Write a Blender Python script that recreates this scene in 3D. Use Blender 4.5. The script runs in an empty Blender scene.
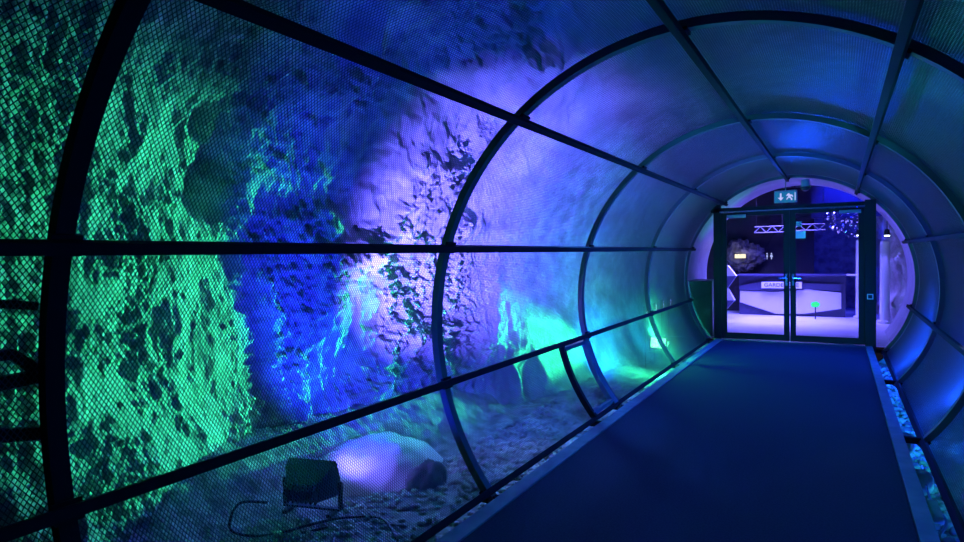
import bpy, math, random
import numpy as np
from mathutils import Vector, Matrix

random.seed(4)
C = bpy.context.scene.collection
sc = bpy.context.scene
sin, cos, pi = math.sin, math.cos, math.pi
R_ = math.radians

# ------------------------------------------------------------------ camera
CAM = Vector((0.678, 0.0, 1.54))
cam_d = bpy.data.cameras.new('camera'); cam = bpy.data.objects.new('camera', cam_d); C.objects.link(cam)
rt, up, fw = Vector((.865, .501, -.016)), Vector((.001, .03, 1.0)), Vector((-.501, .865, -.025))
rt.normalize(); fw = (fw - rt*fw.dot(rt)).normalized(); up = rt.cross(fw)
mw = Matrix((rt, up, -fw)).transposed().to_4x4(); mw.translation = CAM
cam.matrix_world = mw
cam_d.sensor_width = 36; cam_d.lens = 616/964*36; cam_d.clip_start = .05
sc.camera = cam

# ------------------------------------------------------------------ world, exposure, lights
w = bpy.data.worlds.new('world'); sc.world = w; w.use_nodes = True
w.node_tree.nodes['Background'].inputs[0].default_value = (.5, .38, .7, 1)
w.node_tree.nodes['Background'].inputs[1].default_value = .012
sc.view_settings.view_transform = 'Standard'; sc.view_settings.look = 'None'
sc.view_settings.gamma = 1; sc.view_settings.use_curve_mapping = False
sc.view_settings.exposure = 0.0

BLUE = (.008, .014, 1); VIOLET = (.125, .10, 1); LOBBY = (.15, .12, 1); COOL = (.3, .45, 1); GROUND = (.01, .16, .7); GREEN = (.03, 1, .36); TEAL = (.01, .46, .68); DEEP = (.005, .06, 1)
def lamp(kind, name, loc, color, power, target=None, size=.08, angle=100, blend=.6, shape=None):
    d = bpy.data.lights.new(name, kind); d.energy = power; d.color = color
    if kind == 'AREA':
        d.shape = 'RECTANGLE'; d.size, d.size_y = shape
    else: d.shadow_soft_size = size
    if kind == 'SPOT': d.spot_size = R_(angle); d.spot_blend = blend
    o = bpy.data.objects.new(name, d); C.objects.link(o); o.location = loc
    if target is not None:
        o.rotation_euler = (Vector(target) - Vector(loc)).to_track_quat('-Z', 'Y').to_euler()
    return o
# floods in the gap between cave and tunnel, then unseen fill lamps added
lamp('SPOT', 'blue_flood_light', (-2.46, 3.22, .13), BLUE, 760, (-3.0, 5.0, 1.4), .04, 112, .6)
lamp('SPOT', 'violet_flood_light', (-2.44, 3.24, .13), VIOLET, 13500, (-2.95, 6.8, 2.2), .04, 60, 1.0)
lamp('SPOT', 'violet_ground_light', (-2.46, 3.22, .16), VIOLET, 120, (-2.7, 4.9, -.15), .04, 85, .8)
lamp('SPOT', 'blue_ring_light', (-2.25, 3.0, .2), BLUE, 130, (-1.75, 3.5, 1.1), .04, 95, .5)  # added spot standing in for the flood's spill on the ring
lamp('SPOT', 'green_flood_light', (-1.80, 9.78, .12), GREEN, 10500, (-3.9, 2.6, 1.2), .04, 31, .9)
lamp('POINT', 'green_flood_spill', (-1.78, 8.9, .25), GREEN, 190, None, .08)  # extra point, added for the glow around the green flood
lamp('SPOT', 'teal_left_light', (-1.80, 7.9, .1), TEAL, 230, (-2.0, 9.6, 1.6), .08, 165, 1.0)  # unseen fill, added to brighten the left bore
lamp('SPOT', 'ceiling_blue_light', (-1.82, 6.2, .1), DEEP, 1500, (-1.3, 8.2, 3.2), .08, 120, .8)  # added uplight without a fixture, brightens the bore ceiling
lamp('SPOT', 'cave_ground_light', (-2.2, 7.2, 2.5), GROUND, 800, (-1.9, 4.6, -.3), .08, 62, .7)  # made-up lamp overhead, lifts the ground outside the mesh
lamp('SPOT', 'left_gap_light', (-1.95, 6.6, 1.1), COOL, 110, (-1.4, 4.2, -.2), .05, 60, .8)  # invented lamp that picks out the gravel on the left
lamp('SPOT', 'right_gap_light', (1.9, 7.2, 1.0), COOL, 70, (1.25, 4.6, -.2), .05, 45, .8)  # unseen fills added along the right gap, here and below
lamp('POINT', 'right_gap_light', (1.85, 9.6, .15), DEEP, 260, None, .1)
lamp('POINT', 'right_gap_light', (1.85, 6.9, .15), DEEP, 110, None, .1)
lamp('POINT', 'right_gap_light', (1.85, 3.6, .15), DEEP, 50, None, .1)
lamp('SPOT', 'right_teal_light', (1.95, 3.0, .5), TEAL, 1500, (1.7, 7.2, 2.6), .08, 100, .8)  # added teal fill with no fixture, lights the upper right bore
# lobby lamps, and added fills for back wall, portal and walkway
lamp('AREA', 'lobby_ceiling_light', (-.7, 15.2, 3.1), LOBBY, 480, (-.7, 15.2, 0), shape=(1.8, 1.4)).data.spread = R_(90)
lamp('AREA', 'lobby_ceiling_light', (1.3, 16.6, 3.1), BLUE, 200, (1.2, 18.6, .5), shape=(2.0, 1.0)).data.spread = R_(120)  # unseen lamp added to turn the lobby back wall blue
lamp('SPOT', 'portal_violet_light', (1.0, 13.7, 2.0), VIOLET, 200, (-1.7, 12.6, 1.5), .05, 50, .7)  # portal spots are added to brighten the lining at either side
lamp('SPOT', 'portal_violet_light', (-1.0, 13.7, 2.0), VIOLET, 520, (1.7, 12.6, 1.0), .05, 60, .7)
lamp('SPOT', 'portal_green_light', (.4, 13.4, .6), GREEN, 90, (-1.3, 12.4, 2.4), .05, 36, .7)  # added green spot for the top left of the lining
lamp('SPOT', 'entrance_light', (0, 11.2, 2.35), DEEP, 500, (0, 8.8, .0), .1, 130, .9)  # invented lamp over the walkway end, brings blue onto carpet and mesh

# ------------------------------------------------------------------ materials
def mat(name, col, rough=.6, metal=0, spec=.5):
    m = bpy.data.materials.new(name); m.use_nodes = True
    b = m.node_tree.nodes['Principled BSDF']
    b.inputs['Base Color'].default_value = (*col, 1); b.inputs['Roughness'].default_value = rough
    b.inputs['Metallic'].default_value = metal; b.inputs['Specular IOR Level'].default_value = spec
    return m
def noisy(name, c1, c2, scale, rough=.8, bump=.3, dist=.02, detail=8, bscale=None, spec=.3, metal=0):
    m = mat(name, c1, rough, metal, spec); nt = m.node_tree; b = nt.nodes['Principled BSDF']
    tc = nt.nodes.new('ShaderNodeTexCoord')
    n = nt.nodes.new('ShaderNodeTexNoise'); n.inputs['Scale'].default_value = scale; n.inputs['Detail'].default_value = detail
    r = nt.nodes.new('ShaderNodeValToRGB'); r.color_ramp.elements[0].position = .35; r.color_ramp.elements[1].position = .68
    r.color_ramp.elements[0].color = (*c1, 1); r.color_ramp.elements[1].color = (*c2, 1)
    nt.links.new(tc.outputs['Object'], n.inputs['Vector']); nt.links.new(n.outputs['Fac'], r.inputs['Fac'])
    nt.links.new(r.outputs['Color'], b.inputs['Base Color'])
    if bump:
        n2 = nt.nodes.new('ShaderNodeTexNoise'); n2.inputs['Scale'].default_value = bscale or scale*3; n2.inputs['Detail'].default_value = 9
        n2.inputs['Roughness'].default_value = .65
        bp = nt.nodes.new('ShaderNodeBump'); bp.inputs['Strength'].default_value = bump; bp.inputs['Distance'].default_value = dist
        nt.links.new(tc.outputs['Object'], n2.inputs['Vector']); nt.links.new(n2.outputs['Fac'], bp.inputs['Height'])
        nt.links.new(bp.outputs['Normal'], b.inputs['Normal'])
    return m
def emis(name, col, s):
    m = bpy.data.materials.new(name); m.use_nodes = True; nt = m.node_tree; nt.nodes.clear()
    e = nt.nodes.new('ShaderNodeEmission'); e.inputs[0].default_value = (*col, 1); e.inputs[1].default_value = s
    o = nt.nodes.new('ShaderNodeOutputMaterial'); nt.links.new(e.outputs[0], o.inputs[0]); return m
M = {}
M['rock'] = noisy('rock', (.28, .27, .26), (.54, .52, .50), 2.6, .9, 1.0, .05, bscale=13)
M['shotcrete'] = noisy('shotcrete', (.20, .20, .20), (.54, .54, .54), 5, .6, 1.0, .03, bscale=30)
M['lining'] = noisy('smooth_lining', (.28, .28, .28), (.36, .36, .36), 3, .5, .1, .005)
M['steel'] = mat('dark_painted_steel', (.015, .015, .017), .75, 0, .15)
M['ringsteel'] = mat('grey_painted_steel', (.12, .12, .125), .6, 0, .3)  # lighter copy of the steel for rings that catch the lamps
M['wire'] = mat('zinc_wire', (.09, .09, .095), .45, .4)
M['carpet'] = noisy('carpet', (.022, .032, .07), (.036, .05, .10), 90, .95, .3, .002, bscale=300, spec=.1)
M['beam'] = noisy('timber_edge', (.14, .19, .26), (.2, .26, .34), 6, .7, .2, .003)
M['ground'] = noisy('stony_ground', (.14, .13, .12), (.42, .40, .38), 7, .9, .9, .03, bscale=24)
M['gravel'] = noisy('gravel', (.20, .19, .18), (.62, .60, .56), 3, .8, .3, .01)
M['boulder'] = noisy('boulder', (.45, .43, .42), (.6, .58, .55), 3, .85, .4, .01)
M['darkrock'] = noisy('dark_rock', (.05, .05, .05), (.2, .2, .19), 8, .9, .9, .03)
M['black'] = mat('black_plastic', (.02, .02, .022), .5)
M['frame'] = mat('door_frame', (.02, .02, .023), .7, 0, .2)
M['chrome'] = mat('brushed_steel', (.7, .7, .72), .25, 1)
M['white'] = mat('white_plate', (.8, .8, .8), .5)
M['ink'] = mat('black_ink', (.015, .015, .015), .6)
M['counter_light'] = mat('pale_panel', (.62, .6, .62), .5)
M['counter_dark'] = mat('blue_panel', (.05, .05, .11), .5)
M['lobbyfloor'] = noisy('lobby_floor', (.42, .42, .42), (.55, .55, .55), 1.3, .35, .05, .002)
M['lobbywall'] = noisy('lobby_wall', (.018, .018, .022), (.03, .03, .034), 2, .8, .2, .01)
M['pale'] = noisy('pale_stone', (.6, .58, .5), (.75, .72, .62), 9, .8, .3, .005)
M['grey'] = mat('grey_plastic', (.3, .3, .32), .5)
M['greenpaint'] = mat('dark_green_panel', (.03, .1, .06), .5)
def glass():
    m = bpy.data.materials.new('clear_glass'); m.use_nodes = True; nt = m.node_tree; nt.nodes.clear()
    t = nt.nodes.new('ShaderNodeBsdfTransparent'); t.inputs[0].default_value = (.93, .95, .96, 1)
    g = nt.nodes.new('ShaderNodeBsdfGlossy'); g.inputs['Roughness'].default_value = .02
    f = nt.nodes.new('ShaderNodeFresnel'); f.inputs[0].default_value = 1.5
    x = nt.nodes.new('ShaderNodeMixShader'); o = nt.nodes.new('ShaderNodeOutputMaterial')
    nt.links.new(f.outputs[0], x.inputs[0]); nt.links.new(t.outputs[0], x.inputs[1]); nt.links.new(g.outputs[0], x.inputs[2])
    nt.links.new(x.outputs[0], o.inputs[0]); return m
M['glass'] = glass()
M['g_lens'] = emis('green_lens', (.2, 1, .35), 14)
M['b_lens'] = emis('blue_lens', (.2, .25, 1), 8)
M['led'] = emis('violet_led', (.6, .5, 1), 5)
M['warm'] = emis('warm_display', (1, .85, .55), 1.6)
M['exit'] = emis('exit_panel', (.01, .14, .36), 1.0)
M['exitmark'] = emis('exit_mark', (.45, .5, .95), 1.1)
M['spot'] = emis('spot_lens', (.75, .8, 1), 9)
M['greenglow'] = emis('green_sign_light', (.05, .9, .35), 1.2)

# ------------------------------------------------------------------ helpers
class MB:
    def __init__(s): s.v = []; s.f = []
    def add(s, vs, fs):
        n = len(s.v); s.v += [tuple(p) for p in vs]; s.f += [tuple(i+n for i in f) for f in fs]; return s
    def box(s, c, d, rot=None):
        hx, hy, hz = d[0]/2, d[1]/2, d[2]/2
        P = [Vector((x, y, z)) for x in (-hx, hx) for y in (-hy, hy) for z in (-hz, hz)]
        if rot is not None: P = [rot @ p for p in P]
        return s.add([p + Vector(c) for p in P], [(0,1,3,2),(4,6,7,5),(0,4,5,1),(2,3,7,6),(0,2,6,4),(1,5,7,3)])
    def bar(s, a, b, wd, ht, upv=(0,0,1)):
        a, b = Vector(a), Vector(b); d = b-a; z = d.normalized(); x = z.cross(Vector(upv))
        if x.length < 1e-4: x = z.cross(Vector((1,0,0)))
        x.normalize(); y = x.cross(z)
        rot = Matrix((x, z, y)).transposed()
        return s.box((a+b)/2, (wd, d.length, ht), rot)
    def tube(s, pts, r, n=8, closed_ends=True):
        pts = [Vector(p) for p in pts]; base = len(s.v); x = None
        for i, p in enumerate(pts):
            t = (pts[min(i+1, len(pts)-1)] - pts[max(i-1, 0)]).normalized()
            if x is None:
                x = t.orthogonal().normalized()
            x = (x - t*x.dot(t)).normalized(); y = t.cross(x)
            rr = r[i] if isinstance(r, (list, tuple)) else r
            for k in range(n):
                a = 2*pi*k/n; s.v.append(tuple(p + x*cos(a)*rr + y*sin(a)*rr))
        for i in range(len(pts)-1):
            for k in range(n):
                k2 = (k+1) % n
                s.f.append((base+i*n+k, base+i*n+k2, base+(i+1)*n+k2, base+(i+1)*n+k))
        if closed_ends:
            s.f.append(tuple(base+k for k in reversed(range(n)))); s.f.append(tuple(base+(len(pts)-1)*n+k for k in range(n)))
        return s
    def prism(s, poly, o, ux, uy, th):
        o, ux, uy = Vector(o), Vector(ux), Vector(uy); nn = ux.cross(uy).normalized()*th
        n = len(poly); A = [o+ux*p[0]+uy*p[1] for p in poly]; B = [a+nn for a in A]
        return s.add(A+B, [tuple(reversed(range(n))), tuple(range(n, 2*n))] + [(i, (i+1)%n, n+(i+1)%n, n+i) for i in range(n)])
    def build(s, name, m, parent=None, smooth=False, bevel=0):
        me = bpy.data.meshes.new(name); me.from_pydata(s.v, [], s.f); me.update()
        return fin(name, me, m, parent, smooth, bevel)
def fin(name, me, m, parent=None, smooth=False, bevel=0):
    o = bpy.data.objects.new(name, me); C.objects.link(o); me.materials.append(M[m])
    if smooth: me.polygons.foreach_set('use_smooth', [True]*len(me.polygons))
    if bevel:
        b = o.modifiers.new('bevel', 'BEVEL'); b.width = bevel; b.segments = 2
    if parent is not None:
        o.parent = parent; o.matrix_parent_inverse = parent.matrix_world.inverted() if False else Matrix.Translation(-Vector(parent.location))
    return o
def tag(o, label, cat, group=None, kind=None):
    o['label'] = label; o['category'] = cat
    if group: o['group'] = group
    if kind: o['kind'] = kind
    return o
def empty(name, loc, label=None, cat=None, group=None):
    o = bpy.data.objects.new(name, None); C.objects.link(o); o.location = loc; o.empty_display_size = .1
    if label: tag(o, label, cat, group)
    return o
def struct(o): o['kind'] = 'structure'; return o
def npmesh(name, V, F):
    me = bpy.data.meshes.new(name); V = np.asarray(V, np.float32); F = np.asarray(F, np.int32)
    me.vertices.add(len(V)); me.vertices.foreach_set('co', V.ravel())
    k = F.shape[1]; me.loops.add(F.size); me.loops.foreach_set('vertex_index', F.ravel())
    me.polygons.add(len(F)); me.polygons.foreach_set('loop_start', np.arange(0, F.size, k, dtype=np.int32))
    me.polygons.foreach_set('loop_total', np.full(len(F), k, np.int32)); me.update(calc_edges=True); me.validate()
    return me
def grid_faces(nu, nv):
    i, j = np.meshgrid(np.arange(nu-1), np.arange(nv-1), indexing='ij'); a = (i*nv+j).ravel()
    return np.stack([a, a+1, a+nv+1, a+nv], 1)

def _h(ix, iy, iz):
    n = (ix*374761393 + iy*668265263 + iz*2147483647 + 1274126177) & 0xffffffff
    n = ((n ^ (n >> 13)) * 1274126177) & 0xffffffff
    n = ((n ^ (n >> 16)) * 2246822519) & 0xffffffff
    return ((n ^ (n >> 15)) & 0xffffff) / 0xffffff
def vn(P):
    P = np.asarray(P, float); I = np.floor(P).astype(np.int64); f = P - I; u = f*f*f*(f*(f*6-15)+10)
    r = 0
    for dx in (0, 1):
        for dy in (0, 1):
            for dz in (0, 1):
                wgt = (u[..., 0] if dx else 1-u[..., 0])*(u[..., 1] if dy else 1-u[..., 1])*(u[..., 2] if dz else 1-u[..., 2])
                r = r + wgt*_h(I[..., 0]+dx, I[..., 1]+dy, I[..., 2]+dz)
    return r*2-1
def fbm(P, o=5, g=.5):
    a, r, t = 1, 0, 0
    for k in range(o): r = r + a*vn(P*2.03**k + 17.3*k); t += a; a *= g
    return r/t
def ridged(P, o=5, g=.55):
    a, r, t, wt = 1, 0, 0, 1
    for k in range(o):
        n = (1-np.abs(vn(P*2.07**k + 9.1*k)))**2; r = r + a*n*wt; wt = np.clip(n*1.3, 0, 1); t += a; a *= g
    return r/t
def sstep(a, b, x):
    t = np.clip((x-a)/(b-a), 0, 1); return t*t*(3-2*t)

# ------------------------------------------------------------------ cave shell
ZC, RT = 1.0625, 1.7
def shell(th, Y):
    """radius of the cave around the tunnel axis, th in radians (180 deg = left)"""
    left = sstep(.15, -.35, np.cos(th))
    xw = np.interp(Y, [-3, .6, 1.3, 2.2, 2.9, 3.6, 4.2, 4.8, 5.4, 6.3, 7.0, 8.0, 9.0, 10, 12], [2.35, 2.35, 2.6, 3.15, 3.5, 3.68, 3.53, 3.52, 3.5, 3.38, 3.10, 2.8, 2.62, 2.5, 2.42])
    a = 2.42*(1-left) + xw*left
    rough = sstep(7.5, 6.2, Y + .6*(np.sin(th)) )*left
    b = 2.42 + .75*sstep(7.2, 4.5, Y)*sstep(.5, -.4, np.cos(th))
    p = 2 + .5*rough
    r = (np.abs(np.cos(th)/a)**p + np.abs(np.sin(th)/b)**p)**(-1/p)
    P = np.stack([r*np.cos(th), Y, ZC + r*np.sin(th)], -1)
    wp = P + .25*np.stack([fbm(P*1.1+3, 3), fbm(P*1.1+11, 3), fbm(P*1.1+23, 3)], -1)
    d = .26*fbm(wp*.75+5, 3) + .25*(.35+.65*sstep(3.2, 4.4, Y))*(ridged(wp*np.array([1, 1.1, .8])*1.15+2, 5, .5)-.45) + .075*(ridged(wp*3.7+1, 5, .6)-.4) + .02*fbm(P*15, 4)
    crust = sstep(-.1, .2, fbm(wp*1.3+31, 3)); d = d + crust*(1+.7*sstep(3.6, 4.6, Y))*(.10*(ridged(wp*6.3, 5, .75)-.3) + .035*fbm(P*24, 3)) - (1-crust)*.01
    pits = [(-3.45, 2.95, 2.57, .11, .4), (-3.45, 3.03, 2.02, .12, .35), (-3.5, 3.16, 2.28, .10, .3), (-3.25, 2.66, 1.12, .10, -.13)]
    for x, y, z, s_, dp in pits:
        q = ((P - np.array([x, y, z]))**2).sum(-1); d = d - dp*np.exp(-q/(2*s_*s_))*1.3
    sm = .02*fbm(P*.9, 3) + .006*fbm(P*5, 3)
    crack = .02*np.clip(ridged(wp*1.4+7, 4)-.62, 0, 1)*sstep(9, 6.5, Y)*left
    r = r - d*rough - (sm - crack)*(1-rough)
    return r
def shell_obj(name, t0, t1, nt_, y0, y1, ny, m):
    th = np.linspace(R_(t0), R_(t1), nt_); Y = np.linspace(y0, y1, ny)
    T, YY = np.meshgrid(th, Y, indexing='ij'); r = shell(T, YY)
    V = np.stack([r*np.cos(T), YY, ZC + r*np.sin(T)], -1).reshape(-1, 3)
    return struct(fin(name, npmesh(name, V, grid_faces(nt_, ny)), m, smooth=True))
shell_obj('wall_left', 92, 236, 540, .4, 7.4, 760, 'rock')
shell_obj('wall_left_bore', 92, 236, 110, 7.4, 11.75, 130, 'shotcrete')
shell_obj('wall_left_rear', 92, 236, 60, -3, .4, 40, 'rock')
shell_obj('wall_right', -60, 92, 130, -3, 11.75, 300, 'shotcrete')
mb = MB(); mb.add([(x, -3, z) for x, z in ((-5, -2), (5, -2), (5, 5), (-5, 5))], [(0, 1, 2, 3)])
struct(mb.build('wall_rear', 'rock'))  # unseen cap, added to keep world light out behind the camera

# ground beside and under the walkway
def ground_z(X, Y):
    P = np.stack([X, Y, np.zeros_like(X)], -1)
    z = -.30 + .07*fbm(P*1.3+4, 4) + .03*fbm(P*6, 4) + .018*ridged(P*14, 3)
    z = z + .10*np.exp(-((X+2.7)**2/.5 + (Y-2.9)**2/1.1)) + .35*sstep(-2.6, -3.5, X) + .25*sstep(2, 2.6, X)
    z = z + .10*np.exp(-((X+2.0)**2/.3 + (Y-8.3)**2/1.0))
    return z
def patch(name, x0, x1, nx, y0, y1, ny):
    X, Y = np.meshgrid(np.linspace(x0, x1, nx), np.linspace(y0, y1, ny), indexing='ij')
    V = np.stack([X, Y, ground_z(X, Y)], -1).reshape(-1, 3)
    return struct(fin(name, npmesh(name, V, grid_faces(nx, ny)[:, ::-1]), 'ground', smooth=True))
patch('ground_left', -4.4, -.95, 230, -3, 11.8, 900)
patch('ground_right', .9, 3.0, 80, -3, 11.8, 420)

# walkway
mb = MB(); mb.box((-.025, 4.25, -.04), (2.13, 14.5, .08)); struct(mb.build('floor', 'carpet'))
mb = MB(); mb.box((-1.147, 4.25, -.045), (.11, 14.5, .11)); struct(mb.build('trim_1', 'beam', bevel=.004))
mb = MB(); mb.box((1.09, 4.25, -.045), (.09, 14.5, .11)); struct(mb.build('trim_2', 'beam', bevel=.004))

# ------------------------------------------------------------------ mesh tunnel
RY = [-1.55, 1.10, 3.49, 6.22, 8.82, 11.48]
ANG = [219.4, 193.3, 161.4, 128.1, 92.1, 56.2, 20.7, -14.2, -41.3]
tun = empty('mesh_tunnel', (0, 0, 0), 'round walk-through tunnel of diamond wire mesh on dark steel rings and lengthwise rails', 'tunnel')
def arc_bar(a0, a1, y, r0, r1, wy, n=60):
    m = MB(); base = []
    for i in range(n+1):
        a = R_(a0+(a1-a0)*i/n)
        for (r, yy) in ((r0, y-wy/2), (r1, y-wy/2), (r1, y+wy/2), (r0, y+wy/2)):
            m.v.append((r*cos(a), yy, ZC+r*sin(a)))
    for i in range(n):
        for k in range(4):
            m.f.append((i*4+k, i*4+(k+1)%4, (i+1)*4+(k+1)%4, (i+1)*4+k))
    m.f.append((3, 2, 1, 0)); m.f.append((n*4, n*4+1, n*4+2, n*4+3)); return m
for y in RY: arc_bar(-43, 221.5, y, RT-.014, RT+.035, .062, 96).build('ring_rib', 'steel' if y < 2 else 'ringsteel', tun)  # rings nearest the camera use the dark steel, shade put into their colour
for a in ANG:
    c, s = cos(R_(a)), sin(R_(a)); r = RT-.05 if sin(R_(a)) > -.6 else RT; m = MB()
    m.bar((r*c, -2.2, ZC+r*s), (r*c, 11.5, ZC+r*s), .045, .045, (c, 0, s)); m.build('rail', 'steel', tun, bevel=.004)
    for y in RY[1:]:
        m = MB(); m.bar(((r+.03)*c, y-.05, ZC+(r+.03)*s), ((r+.03)*c, y+.05, ZC+(r+.03)*s), .075, .02, (c, 0, s))
        m.build('clamp', 'steel', tun)
def wire_panel(a0, a1, L, w=.019, h=.027, rr=RT+.045, q=.0019):
    arc = R_(abs(a1-a0))*rr; nv = max(2, round(arc/(h/2))); nu = round(L/(w/2))
    dh, dw = arc/nv, L/nu
    i, j = np.meshgrid(np.arange(nu), np.arange(nv), indexing='ij'); i, j = i.ravel(), j.ravel()
    par = (i+j) % 2
    p0 = np.stack([i*dw, np.where(par == 0, j, j+1)*dh], 1); p1 = np.stack([(i+1)*dw, np.where(par == 0, j+1, j)*dh], 1)
    d = p1-p0; d /= np.linalg.norm(d, axis=1, keepdims=True); nrm = np.stack([-d[:, 1], d[:, 0]], 1)
    V = []
    for P in (p0, p1):
        for k in range(3):
            a = 2*pi*k/3+pi/2; off = nrm*cos(a)*q*1.15; rad = rr + q*sin(a)
            u = P[:, 0]+off[:, 0]; v = P[:, 1]+off[:, 1]; th = R_(min(a0, a1)) + v/rr
            V.append(np.stack([rad*np.cos(th), u, ZC+rad*np.sin(th)], 1))
    V = np.stack(V, 1); n = len(V); b = np.arange(n)[:, None]*6
    F = np.concatenate([b+np.array([[k, (k+1)%3, (k+1)%3+3, k+3]]) for k in range(3)])
    return npmesh('mesh_panel', V.reshape(-1, 3), F)
for k in range(len(ANG)-1):
    cache = {}
    for b in range(len(RY)-1):
        L = RY[b+1]-RY[b]
        key = round(L, 1)
        if 'm' not in cache:
            cache['m'] = wire_panel(ANG[k], ANG[k+1], 2.6)
            cache['m'].materials.append(M['wire'])
        o = bpy.data.objects.new('mesh_panel', cache['m']); C.objects.link(o); o.parent = tun
        o.location = (0, RY[b], 0); o.scale = (1, L/2.6, 1)
# hatch frame low on the left side of the second bay
def PT(a, y, r=RT-.01): return (r*cos(R_(a)), y, ZC+r*sin(R_(a)))
hat = MB()
arc = arc_bar(194, 219, 5.52, RT-.03, RT+.02, .05, 20); hat.add(arc.v, arc.f); hat.build('hatch_frame', 'steel', tun)
m = arc_bar(194, 219, 6.13, RT-.03, RT+.02, .11, 20); m.build('hatch_frame', 'beam', tun)
m = MB(); m.bar(PT(195.2, 5.52), PT(195.2, 6.15), .04, .04); m.build('hatch_frame', 'beam', tun)
m = MB(); m.bar(PT(217.5, 5.52), PT(217.5, 6.15), .04, .04); m.build('hatch_frame', 'beam', tun)
# brackets carrying the lower rails off the walkway edge
for y in RY[1:]+[5.52]:
    for sx, xa, xb in ((-1, -1.16, -1.36), (1, 1.09, 1.32))[:1 if y == 5.52 else 2]:
        m = MB(); m.box(((xa+xb)/2, y, -.06), (abs(xb-xa), .05, .05)); m.build('floor_bracket', 'steel', tun)
# struts standing outside the mesh left of the nearest ring
m = MB(); m.bar((-1.80, .35, 1.50), (-1.80, 1.10, 1.385), .03, .03); m.build('brace', 'steel', tun)
m = MB(); m.bar((-1.80, .55, 1.23), (-1.80, 1.02, 1.225), .03, .035); m.bar((-1.80, 1.02, 1.225), (-1.80, 1.11, 1.14), .03, .035); m.build('brace', 'steel', tun)
m = MB(); m.bar((-1.80, .35, 1.11), (-1.80, 1.12, 1.135), .035, .045); m.build('brace', 'steel', tun)
m = MB(); m.bar((-1.80, .55, 1.03), (-1.80, 1.10, .93), .035, .045); m.build('brace', 'steel', tun)

# ------------------------------------------------------------------ end of the bore, portal lining, door
def annulus(r0, r1, y, n=96, name='wall_front', m='shotcrete'):
    mb = MB()
    for i in range(n):
        a = 2*pi*i/n
        mb.v += [(r0*cos(a), y, ZC+r0*sin(a)), (r1*cos(a), y, ZC+r1*sin(a)), (r0*cos(a), y+.15, ZC+r0*sin(a)), (r1*cos(a), y+.15, ZC+r1*sin(a))]
    for i in range(n):
        j = (i+1) % n; A, B = i*4, j*4
        mb.f += [(A, A+1, B+1, B), (A+2, B+2, B+3, A+3), (A, B, B+2, A+2), (A+1, A+3, B+3, B+1)]
    return mb.build(name, m, smooth=False)
struct(annulus(1.80, 3.2, 11.62))
n = 96; mb = MB()
for i in range(n+1):
    a = R_(-39 + 258*i/n)
    for r, y in ((1.77, 11.62), (1.77, 13.8), (1.95, 13.8), (1.95, 11.62)): mb.v.append((r*cos(a), y, ZC+r*sin(a)))
for i in range(n):
    for k in range(4): mb.f.append((i*4+k, (i+1)*4+k, (i+1)*4+(k+1)%4, i*4+(k+1)%4))
mb.f += [(0, 1, 2, 3), (n*4+3, n*4+2, n*4+1, n*4)]
struct(mb.build('wall_portal', 'lining', smooth=True))

YD = 11.44
door = empty('door_1', (0, YD, 0)); struct(door)
XL, XR, ZT = -1.12, 1.03, 2.23
m = MB()
m.box((XL-.045, YD, 1.15), (.12, .10, 2.42)); m.build('door_post', 'frame', door, bevel=.004)
m = MB(); m.box((XR+.075, YD, 1.12), (.15, .12, 2.40)); m.build('door_post', 'frame', door, bevel=.004)
m = MB(); m.box(((XL+XR)/2, YD, ZT+.03), (XR-XL+.3, .10, .075)); m.build('door_header', 'frame', door, bevel=.003)
m = MB(); m.box(((XL+XR)/2, YD-.06, ZT-.005), (XR-XL, .03, .025)); m.build('header_rail', 'chrome', door)  # bright strip added for the light caught along the door frame top
m = MB(); m.box(((XL+XR)/2, YD-.02, .012), (XR-XL+.2, .16, .024)); m.build('threshold', 'chrome', door)
XM = -.03
def leaf(x0, x1, hs):
    l = MB(); zb, zt, fr = .03, ZT-.02, .085
    l.box((x0+fr/2, YD, (zb+zt)/2), (fr, .05, zt-zb)); l.box((x1-fr/2, YD, (zb+zt)/2), (fr, .05, zt-zb))
    l.box(((x0+x1)/2, YD, zb+.05), (x1-x0-2*fr, .05, .10)); l.box(((x0+x1)/2, YD, zt-.03), (x1-x0-2*fr, .05, .06))
    o = l.build('door_leaf', 'frame', door)
    g = MB(); g.box(((x0+x1)/2, YD, (zb+zt)/2), (x1-x0-2*fr, .008, zt-zb-.16)); g.build('glass_pane', 'glass', o)
    return o
l1 = leaf(XL+.02, XM-.005, 1); l2 = leaf(XM+.005, XR-.0, -1)
for o_, x, s in ((l1, XM-.05, -1), (l2, XM+.05, 1)):
    h = MB(); h.box((x, YD-.035, 1.06), (.035, .015, .20)); h.tube([(x, YD-.03, 1.08), (x, YD-.085, 1.08), (x+s*.12, YD-.085, 1.08)], .009, 8)
    h.build('door_handle', 'chrome', o_)
m = MB(); m.box((XL+.27, YD-.055, ZT-.085), (.30, .05, .055)); m.build('door_closer', 'grey', l1, bevel=.004)
m = MB(); m.box((XR-.20, YD-.055, ZT-.085), (.30, .05, .055)); m.build('door_closer', 'grey', l2, bevel=.004)
m = MB(); m.box((XM+.14, YD-.02, 1.98), (.085, .006, .085)); m.build('notice_plate', 'grey', l2)
m = MB(); m.box((XM+.16, YD-.02, 1.80), (.15, .006, .12)); m.build('notice_plate', 'white', l2)
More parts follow.
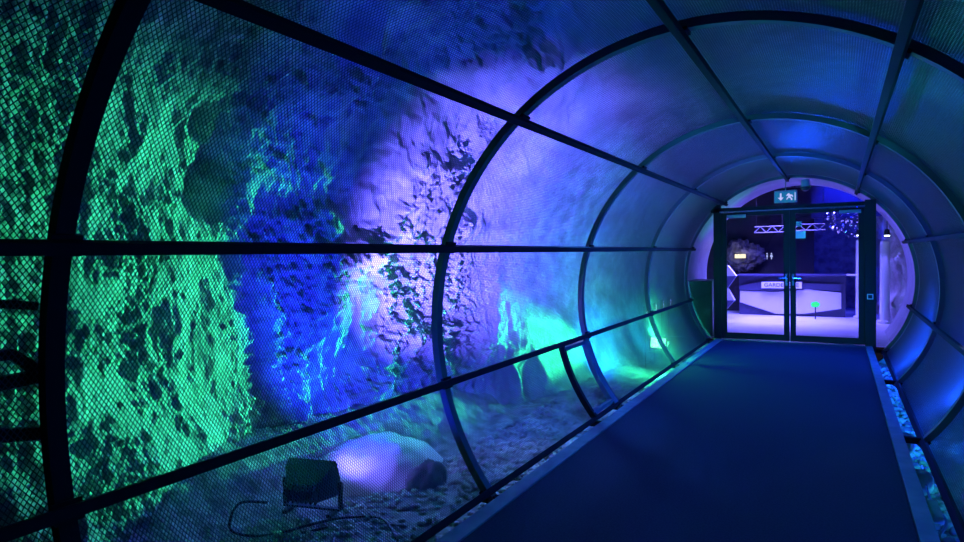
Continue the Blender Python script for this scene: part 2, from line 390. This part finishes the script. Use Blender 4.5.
# fixed side glazing following the ring
def side_glass(sgn, xin, name='side_pane'):
    poly = []
    zs = np.linspace(.02, 2.7, 24)
    outer = [(sgn*math.sqrt(max(0, 1.66**2-(z-ZC)**2)), z) for z in zs]
    outer = [(x, z) for x, z in outer if abs(x) > abs(xin)+.005]
    poly = outer + [(xin, outer[-1][1]), (xin, outer[0][1])]
    m = MB(); m.prism(poly, (0, YD, 0), (1, 0, 0), (0, 0, 1), .008); m.build(name, 'glass', door)
side_glass(-1, XL-.10); side_glass(1, XR+.15)
sw = empty('wall_switch', (XR+.07, YD-.06, .80), 'small square card reader with pale outline on right door post', 'switch')
m = MB(); m.box((XR+.07, YD-.066, .80), (.085, .012, .085)); m.build('faceplate', 'white', sw, bevel=.002)
m = MB(); m.box((XR+.07, YD-.075, .80), (.055, .008, .055)); m.build('button', 'ink', sw)

# ------------------------------------------------------------------ things outside the mesh, left
def flood(name, loc, yaw, pitch, label, lens, s=1.0, cabled=True):
    e = empty(name, loc, label, 'lamp'); L = Vector(loc)
    rot = Matrix.Rotation(yaw, 3, 'Z') @ Matrix.Rotation(pitch, 3, 'X')   # local +Y is the beam
    c = L + Vector((0, 0, .19*s))
    def W(p): return c + rot @ Vector(p)*s
    m = MB(); a = [(-.15,-.02,-.10),(.15,-.02,-.10),(.15,-.02,.10),(-.15,-.02,.10)]; b = [(-.10,-.12,-.06),(.10,-.12,-.06),(.10,-.12,.06),(-.10,-.12,.06)]; f_ = [(-.165,.05,-.115),(.165,.05,-.115),(.165,.05,.115),(-.165,.05,.115)]
    V = [W(p) for p in b+a+f_]; F = [(3,2,1,0)]
    for q in (0, 4):
        for i in range(4): F.append((q+i, q+(i+1)%4, q+4+(i+1)%4, q+4+i))
    F.append((8, 9, 10, 11)); m.add(V, F); m.build('housing', 'black', e, bevel=.006*s)
    m = MB()
    for i in range(7):
        x = -.09+.03*i; m.add([W(p) for p in ((x,-.16,-.05),(x+.008,-.16,-.05),(x+.008,-.16,.05),(x,-.16,.05),(x,-.09,-.06),(x+.008,-.09,-.06),(x+.008,-.09,.06),(x,-.09,.06))], [(0,1,2,3),(4,7,6,5),(0,4,5,1),(1,5,6,2),(2,6,7,3),(3,7,4,0)])
    m.build('cooling_fins', 'black', e)
    m = MB(); m.add([W(p) for p in ((-.145,.052,-.095),(.145,.052,-.095),(.145,.052,.095),(-.145,.052,.095))], [(0,1,2,3)]); m.build('lens', lens, e)
    m = MB(); ry = Matrix.Rotation(yaw, 3, 'Z')
    def U(p): return c + ry @ Vector(p)*s
    m.bar(U((-.19,0,0)), U((-.19,0,-.17)), .03*s, .012*s, (0,1,0)); m.bar(U((.19,0,0)), U((.19,0,-.17)), .03*s, .012*s, (0,1,0))
    m.bar(U((-.195,0,-.17)), U((.195,0,-.17)), .03*s, .012*s); m.build('bracket', 'black', e)
    for q in (-.15, .15):
        m = MB(); m.bar(U((q,-.08,-.185)), U((q,.08,-.185)), .03*s, .02*s); m.build('foot', 'black', e)
    return e
flood('floodlight', (-2.40, 2.98, -.16), R_(15), R_(20), 'black floodlight on a bracket standing on stony ground outside the mesh, cables looping below', 'b_lens', 1.1)
pts = [(-2.52, 2.70, -.03), (-2.60, 2.55, .0), (-2.62, 2.50, -.15), (-2.45, 2.62, -.2), (-2.3, 2.85, -.19), (-2.2, 3.05, -.2), (-2.0, 3.2, -.22), (-1.7, 3.0, -.22)]
def smoothpts(p, k=6):
    p = [Vector(q) for q in p]; out = []
    for i in range(len(p)-1):
        a, b, c, d = p[max(i-1,0)], p[i], p[i+1], p[min(i+2, len(p)-1)]
        for t in range(k):
            t /= k; out.append(.5*((2*b)+(c-a)*t+(2*a-5*b+4*c-d)*t*t+(3*b-a-3*c+d)*t**3))
    return out+[p[-1]]
m = MB().tube(smoothpts(pts), .009, 6); tag(m.build('cable', 'black', smooth=True), 'thin black cable looping over the ground below the left floodlight', 'cable')
pts = [(-2.42, 2.9, -.18), (-2.3, 2.75, -.2), (-2.15, 2.95, -.21), (-2.0, 2.75, -.21), (-1.75, 2.7, -.22)]
m = MB().tube(smoothpts(pts), .008, 6); tag(m.build('cable', 'black', smooth=True), 'second shorter cable lying nearer the mesh beside the floodlight', 'cable')

def rock(name, loc, size, m_, label, cat, seed, amp=.25, n=40, rot=0, group=None):
    th = np.linspace(0, pi, n); ph = np.linspace(0, 2*pi, 2*n)
    T, Q = np.meshgrid(th, ph, indexing='ij')
    D = np.stack([np.sin(T)*np.cos(Q), np.sin(T)*np.sin(Q), np.cos(T)], -1)
    D[:, -1] = D[:, 0]
    r = 1 + amp*fbm(D*1.3+seed*7.7, 4) + amp*.4*(ridged(D*3+seed, 4)-.4)
    V = D*r[..., None]*np.array(size)
    c, s = cos(rot), sin(rot); V = np.stack([V[..., 0]*c-V[..., 1]*s, V[..., 0]*s+V[..., 1]*c, V[..., 2]], -1)
    o = fin(name, npmesh(name, V.reshape(-1, 3), grid_faces(n, 2*n)[:, ::-1]), m_, smooth=True); o.location = loc
    return tag(o, label, cat, group)
rock('boulder', (-2.74, 3.98, -.34), (.46, .72, .36), 'boulder', 'smooth low boulder lit violet beside the floodlight', 'rock', 3, .22)
rock('rock', (-2.15, 3.95, -.33), (.13, .17, .24), 'darkrock', 'dark rough lump of rock at the right end of the violet boulder', 'rock', 5, .4)

flood('floodlight', (-1.82, 9.95, -.07), R_(172), R_(10), 'glowing green floodlight low behind the mesh near the far rings', 'g_lens', .85)
flood('floodlight', (-1.90, 10.7, -.1), R_(172), R_(14), 'smaller green lamp just behind the glowing green floodlight', 'g_lens', .4)

# gravel
def gravel(name, n, regions, label, m_='gravel', smin=.012, smax=.035):
    V = []; F = []; rng = random.Random(7)
    base = [(x, y, z) for x in (-1, 1) for y in (-1, 1) for z in (-1, 1)]
    ico = [(0,0,1),(.894,0,.447),(.276,.851,.447),(-.724,.526,.447),(-.724,-.526,.447),(.276,-.851,.447),(.724,.526,-.447),(-.276,.851,-.447),(-.894,0,-.447),(-.276,-.851,-.447),(.724,-.526,-.447),(0,0,-1)]
    fi = [(0,1,2),(0,2,3),(0,3,4),(0,4,5),(0,5,1),(1,6,2),(2,7,3),(3,8,4),(4,9,5),(5,10,1),(1,10,6),(2,6,7),(3,7,8),(4,8,9),(5,9,10),(6,11,7),(7,11,8),(8,11,9),(9,11,10),(10,11,6)]
    xs, ys = [], []
    for _ in range(n):
        x0, x1, y0, y1 = rng.choice(regions); xs.append(rng.uniform(x0, x1)); ys.append(rng.uniform(y0, y1))
    zs = ground_z(np.array(xs), np.array(ys))
    for x, y, z in zip(xs, ys, zs):
        s = rng.uniform(smin, smax); k = len(V); a = rng.uniform(0, 6.28); sx, sy, sz = s*rng.uniform(.8, 1.5), s, s*rng.uniform(.5, .9)
        for p in ico:
            j = rng.uniform(.75, 1.2); px, py = p[0]*sx*j, p[1]*sy*j
            V.append((x+px*cos(a)-py*sin(a), y+px*sin(a)+py*cos(a), z+p[2]*sz*j+sz*.4))
        F += [(k+a_, k+b_, k+c_) for a_, b_, c_ in fi]
    o = fin(name, npmesh(name, np.array(V), np.array(F)), m_); tag(o, label, 'gravel', kind='stuff'); return o
gravel('gravel', 5200, [(-2.4, -1.2, 2.2, 7.0), (-1.5, -1.2, 2.0, 11.3), (-2.2, -1.3, 4, 8), (-2.4, -1.2, 4.0, 7.0)], 'loose pale gravel between the walkway edge and the cave wall')
gravel('gravel', 1100, [(1.14, 1.6, 2, 11.3)], 'stone chips in the gap along the right walkway edge', smin=.015, smax=.04)

def block(name, loc, size, rz, m_, label, cat, tilt=0):
    m = MB(); m.box((0, 0, 0), size); o = m.build(name, m_, bevel=.008); o.location = loc; o.rotation_euler = (tilt, .1, rz)
    return tag(o, label, cat)
block('stone_chip', (-1.30, 2.80, -.14), (.10, .17, .05), .1, 'pale', 'pale flat stone chip in the left gap near the camera', 'stone', .1)
block('stone_chip', (1.20, 4.75, -.12), (.06, .22, .05), .1, 'pale', 'whitish oblong stone in the right gap beside the blue cable', 'stone', .15)
rock('rock', (1.2, 5.45, -.16), (.07, .16, .08), 'gravel', 'rounded greyish stone in the right gap behind the whitish oblong one', 'rock', 9, .25, 16)
rock('rock', (1.2, 6.5, -.16), (.06, .2, .08), 'gravel', 'long grey stone in the right gap, the furthest of the big ones', 'rock', 11, .25, 16)
rock('rock', (1.22, 4.15, -.16), (.08, .2, .08), 'gravel', 'flat stone in the right gap nearest the camera', 'rock', 13, .25, 16)
pts = [(1.24, 5.9, -.18), (1.20, 5.0, -.12), (1.24, 4.6, -.12), (1.18, 4.35, -.13), (1.25, 4.1, -.12), (1.20, 3.8, -.13), (1.24, 3.55, -.16)]
m = MB().tube(smoothpts(pts), .009, 6); tag(m.build('cable', 'grey', smooth=True), 'grey cable winding along the gap beside the right walkway edge', 'cable')

# small upright glowing bars on thin posts
for i, (x, y, z) in enumerate([(-1.95, 9.71, .63), (-1.95, 10.26, .632), (-1.95, 10.77, .653), (-1.95, 11.28, .65)]):
    e = empty('wall_light', (x, y, z), ['first', 'second', 'third', 'last'][i]+' of four tiny upright LED lamps on posts outside the mesh, counted from the camera', 'lamp', 'tiny LED post lamps behind the far mesh')
    m = MB(); m.box((x-.03, y, z), (.05, .03, .14)); m.build('lamp_body', 'black', e)
    m = MB(); m.box((x-.03, y, z/2-.2), (.015, .015, z+.3)); m.build('post', 'black', e)
    m = MB(); m.box((x+.004, y, z), (.008, .014, .11)); m.build('lens', 'led', e)

# ------------------------------------------------------------------ lobby
def room(name, verts, m_):
    m = MB(); m.add(verts, [(0, 1, 2, 3)]); return struct(m.build(name, m_))
room('floor_lobby', [(-4, 11.5, -.003), (4, 11.5, -.003), (4, 19, -.003), (-4, 19, -.003)], 'lobbyfloor')
room('wall_lobby_back', [(-4, 19, -.1), (4, 19, -.1), (4, 19, 3.4), (-4, 19, 3.4)], 'shotcrete')
room('wall_lobby_left', [(-4, 11.7, -.1), (-4, 19, -.1), (-4, 19, 3.4), (-4, 11.7, 3.4)], 'lobbywall')
room('ceiling_lobby', [(-4, 11.7, 3.4), (4, 11.7, 3.4), (4, 19, 3.4), (-4, 19, 3.4)], 'shotcrete')
# rough rock wall on the right of the lobby
ny, nz = 160, 90
YY, ZZ = np.meshgrid(np.linspace(13.9, 19, ny), np.linspace(-.1, 3.4, nz), indexing='ij')
P = np.stack([np.zeros_like(YY)+2, YY, ZZ], -1)
X = 1.95 - .12*(YY-13.9) - .35*(ridged(P*1.1, 5)-.4) - .05*fbm(P*7, 4)
struct(fin('wall_lobby_right', npmesh('wl', np.stack([X, YY, ZZ], -1).reshape(-1, 3), grid_faces(ny, nz)), 'rock', smooth=True))
# low partition inside the portal, left
m = MB(); m.box((-1.54, 12.2, .5), (.44, .8, 1.02)); tag(m.build('partition', 'greenpaint', bevel=.01), 'dark green low partition left of the glass door inside the portal', 'partition')

# reception counter with folded facets
cn = empty('reception_counter', (-.4, 16.2, 0), 'low reception counter with folded pale and dark facets beyond the glass door', 'counter')
m = MB(); m.box((-.32, 16.5, .47), (2.25, .5, .94)); m.build('body', 'counter_dark', cn)
m = MB(); m.box((-.32, 16.45, .96), (2.35, .7, .04)); m.build('worktop', 'counter_dark', cn)
yf = 16.24
def facet(poly, name, m_, th=.05, off=0):
    m = MB(); m.prism([(x, z) for x, z in poly], (0, yf-off, 0), (1, 0, 0), (0, 0, 1), .04); m.build(name, m_, cn)
facet([(-1.42, .30), (-.62, .04), (-.02, .06), (-.02, .62), (-.62, .56), (-1.42, .58)], 'facet_panel', 'counter_light')
facet([(-.02, .06), (-.02, .64), (.72, .56), (.72, .20)], 'facet_panel', 'counter_light', off=.01)
facet([(-1.42, .60), (-.62, .58), (-.02, .64), (.72, .60), (.72, .76), (-.02, .78), (-.7, .88), (-1.42, .70)], 'facet_panel', 'counter_dark', off=.02)
# sign
sg = empty('cloakroom_sign', (-.5, 16.1, .74), 'white oblong sign lettered GARDEROBE on the front of the counter', 'sign')
m = MB(); m.box((-.50, 16.12, .73), (.86, .02, .15)); m.build('sign_board', 'white', sg)
def text(s, loc, size, m_, parent, ext=.003):
    cu = bpy.data.curves.new('t', 'FONT'); cu.body = s; cu.size = size; cu.extrude = ext; cu.align_x = 'CENTER'; cu.align_y = 'CENTER'
    to = bpy.data.objects.new('t', cu); C.objects.link(to); bpy.context.view_layer.update()
    me = bpy.data.meshes.new_from_object(to.evaluated_get(bpy.context.evaluated_depsgraph_get()))
    bpy.data.objects.remove(to); me.transform(Matrix.Translation(loc) @ Matrix.Rotation(pi/2, 4, 'X'))
    me.materials.clear(); return fin('lettering', me, m_, parent)
text('GARDEROBE', (-.50, 16.105, .73), .13, 'ink', sg)
# folded screen at the left
fs = empty('folded_screen', (-1.5, 15.2, 0), 'pale zigzag folded column standing left of the counter', 'screen')
zs = [0, .28, .62, .92, 1.22]; xo = [-1.52, -1.42, -1.22, -1.40, -1.5]; xo = [-1.62, -1.62, -1.40, -1.55, -1.36, -1.54]; zs = [0, .15, .42, .70, .98, 1.22]
for i in range(5):
    m = MB(); a, b = (xo[i], zs[i]), (xo[i+1], zs[i+1])
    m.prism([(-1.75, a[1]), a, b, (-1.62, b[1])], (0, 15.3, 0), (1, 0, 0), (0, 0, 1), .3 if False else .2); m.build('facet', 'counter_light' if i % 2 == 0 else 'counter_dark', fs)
# trusses
def truss(x0, x1, y, z, label):
    e = empty('lighting_truss', ((x0+x1)/2, y, z), label, 'truss')
    m = MB(); h = .14
    for dz in (0, h): m.tube([(x0, y, z+dz), (x1, y, z+dz)], .011, 6)
    m.build('chord', 'grey', e); m = MB(); n = max(3, int((x1-x0)/.12)); st = (x1-x0)/n
    for i in range(n): m.tube([(x0+i*st, y, z+(i % 2)*h), (x0+(i+1)*st, y, z+((i+1) % 2)*h)], .009, 5)
    m.build('lacing', 'grey', e)
    for x in (x0+.05, x1-.05):
        m = MB().tube([(x, y, z+h), (x, y, 3.4)], .008, 5); m.build('hanger', 'black', e)
truss(-1.07, -.42, 16, 1.98, 'short metal lattice truss seen through the left door leaf')
truss(-.25, .42, 16, 2.0, 'short metal lattice truss seen through the right door leaf')
# exit sign
ex = empty('exit_sign', (-.08, 11.30, 2.43), 'small lit exit sign with down arrow and running figure hanging above the door', 'sign')
m = MB(); m.box((-.08, 11.30, 2.43), (.34, .05, .20)); m.build('sign_box', 'grey', ex, bevel=.004)
m = MB(); m.box((-.08, 11.272, 2.425), (.32, .006, .165)); m.build('light_panel', 'exit', ex)
m = MB(); y_ = 11.268
m.prism([(-.012, .06), (-.012, -.01), (-.045, -.01), (0, -.06), (.045, -.01), (.012, -.01), (.012, .06)], (-.15, y_, 2.425), (1, 0, 0), (0, 0, 1), .003); m.build('arrow', 'exitmark', ex)
m = MB(); m.prism([(-.03,.055),(-.01,.055),(-.01,.035),(.03,.03),(.045,.0),(.03,-.01),(.015,.012),(.005,-.01),(.03,-.03),(.03,-.06),(.01,-.06),(.008,-.035),(-.02,-.015),(-.05,-.05),(-.06,-.04),(-.03,0),(-.025,.02),(-.05,.01),(-.06,.02)], (-.01, y_, 2.425), (1, 0, 0), (0, 0, 1), .003); m.build('running_figure', 'exitmark', ex)
m = MB(); m.box((.062, 11.268, 2.425), (.012, .004, .13)); m.build('doorway_mark', 'exitmark', ex)
m = MB(); m.tube([(-.08, 11.30, 2.53), (-.08, 11.30, 2.70)], .009, 8); m.build('hanger', 'chrome', ex)
# dome camera
dc = empty('dome_camera', (.21, 11.3, 2.6), 'dark dome security camera under the last ring right of the exit sign', 'camera')
m = MB(); m.tube([(.21, 11.3, 2.69), (.21, 11.3, 2.57)], [.06, .06], 16); m.build('mount', 'grey', dc)
m = MB(); m.tube([(.21, 11.3, 2.57), (.21, 11.3, 2.545), (.21, 11.3, 2.515), (.21, 11.3, 2.50)], [.075, .07, .045, .01], 16); m.build('dome', 'black', dc, smooth=True)
# restroom figures
for x, s, lb in ((-.90, 1, 'tiny lit pictogram of a standing figure on dark lobby wall, the left one'), (-.80, -1, 'tiny lit pictogram of a standing figure on dark lobby wall, the right one')):
    e = empty('pictogram', (x, 17.17, 1.4), lb, 'sign')
    m = MB(); w_ = .022 if s > 0 else .036
    m.prism([(-w_*.5, .03), (w_*.5, .03), (w_, -.03), (w_*.4, -.03), (w_*.3, -.09), (-w_*.3, -.09), (-w_*.4, -.03), (-w_, -.03)], (x, 17.17, 1.42), (1, 0, 0), (0, 0, 1), .01); m.build('figure_body', 'exitmark', e)
    m = MB().tube([(x, 17.155, 1.475), (x, 17.17, 1.475)], .017, 10); m.build('figure_head', 'exitmark', e)
m = MB(); m.box((-1.375, 17.2, 1.5), (3.05, .06, 3.2)); struct(m.build('wall_lobby_partition', 'lobbywall'))
m = MB(); m.box((2.05, 16.8, 2.85), (3.9, .1, 1.1)); struct(m.build('trim_3', 'lobbywall'))  # dark board added to keep the lobby dark above the right leaf
# warm lit display with a rock over it
ds = empty('display_case', (-1.62, 17, 1.3), 'warm white lit display window among dark rocks beyond the left leaf', 'display')
m = MB(); m.box((-1.5, 17.02, 1.42), (.30, .24, .13)); m.build('case_frame', 'black', ds)
m = MB(); m.box((-1.5, 16.895, 1.42), (.26, .01, .10)); m.build('lit_window', 'warm', ds)
rock('rock', (-1.47, 17.02, 1.44), (.40, .11, .36), 'darkrock', 'dark rugged rock around the warm display window in the lobby', 'rock', 21, .7, 60)
lamp('POINT', 'display_light', (-1.5, 16.68, 1.45), (1, .9, .7), 2.5, None, .03)
# ceiling spots with the pillars they light
for x, y, z, lb in ((1.06, 15.9, 1.84, 'bright white spot lamp above the pillar behind the right door leaf'), (1.52, 14.9, 1.80, 'bright spot lamp right of the right door post')):
    e = empty('spot_lamp', (x, y, z), lb, 'lamp')
    m = MB().tube([(x, y, z+.14), (x, y, z+.02)], [.04, .06], 12); m.build('lamp_body', 'black', e)
    m = MB().tube([(x, y, z+.02), (x, y, z)], [.05, .045], 12); m.build('lens', 'spot', e)
    m = MB().tube([(x, y, z+.14), (x, y, 3.4)], .008, 6); m.build('hanger', 'black', e)
    lamp('SPOT', 'spot_lamp_light', (x, y, z-.02), LOBBY, 40, (x, y+.1, 0), .03, 70, .5)
for x, y, z, lb in ((1.09, 16.2, 1.75, 'smooth upright pillar under the bright spot lamp'), (1.5, 15.25, 1.7, 'slim pillar against the rock wall right of the door')):
    m = MB().tube([(x, y, 0), (x, y, .05), (x, y, .06), (x, y, z)], [.13, .13, .09, .085], 20); tag(m.build('pillar', 'counter_light', smooth=False), lb, 'pillar')
m = MB(); m.box((1.0, 15.85, .98), (.35, .3, .03)); tag(m.build('shelf', 'white'), 'thin pale shelf edge at the foot of the lit pillar', 'shelf')
# hanging glass shards
V, F = [], []; rng = random.Random(3); m = MB()
for _ in range(170):
    x, y, z = rng.uniform(.45, 1.25), rng.uniform(15.2, 16.4), rng.uniform(1.75, 2.5)
    if z < 1.75+.5*abs(x-1): continue
    s = rng.uniform(.012, .035); q = Matrix.Rotation(rng.uniform(0, 6), 3, (rng.random(), rng.random(), rng.random()+.1))
    m.add([Vector((x, y, z))+q@Vector(p)*s for p in ((0,0,1.6),(1,0,0),(0,1,0),(-1,0,0),(0,-1,0),(0,0,-1.6))], [(0,1,2),(0,2,3),(0,3,4),(0,4,1),(5,2,1),(5,3,2),(5,4,3),(5,1,4)])
tag(m.build('crystal_cluster', 'chrome'), 'glittering cluster of hanging crystals under the lobby ceiling at right', 'crystals', kind='stuff')
# green glowing marker by the counter
rock('green_marker', (.22, 15.6, .33), (.09, .03, .06), 'greenglow', 'small glowing green marker in front of the counter', 'light', 31, .5, 12)
m = MB().tube([(.22, 15.62, 0), (.22, 15.62, .3)], .012, 8); tag(m.build('marker_pole', 'black'), 'thin dark pole carrying the green marker', 'pole')
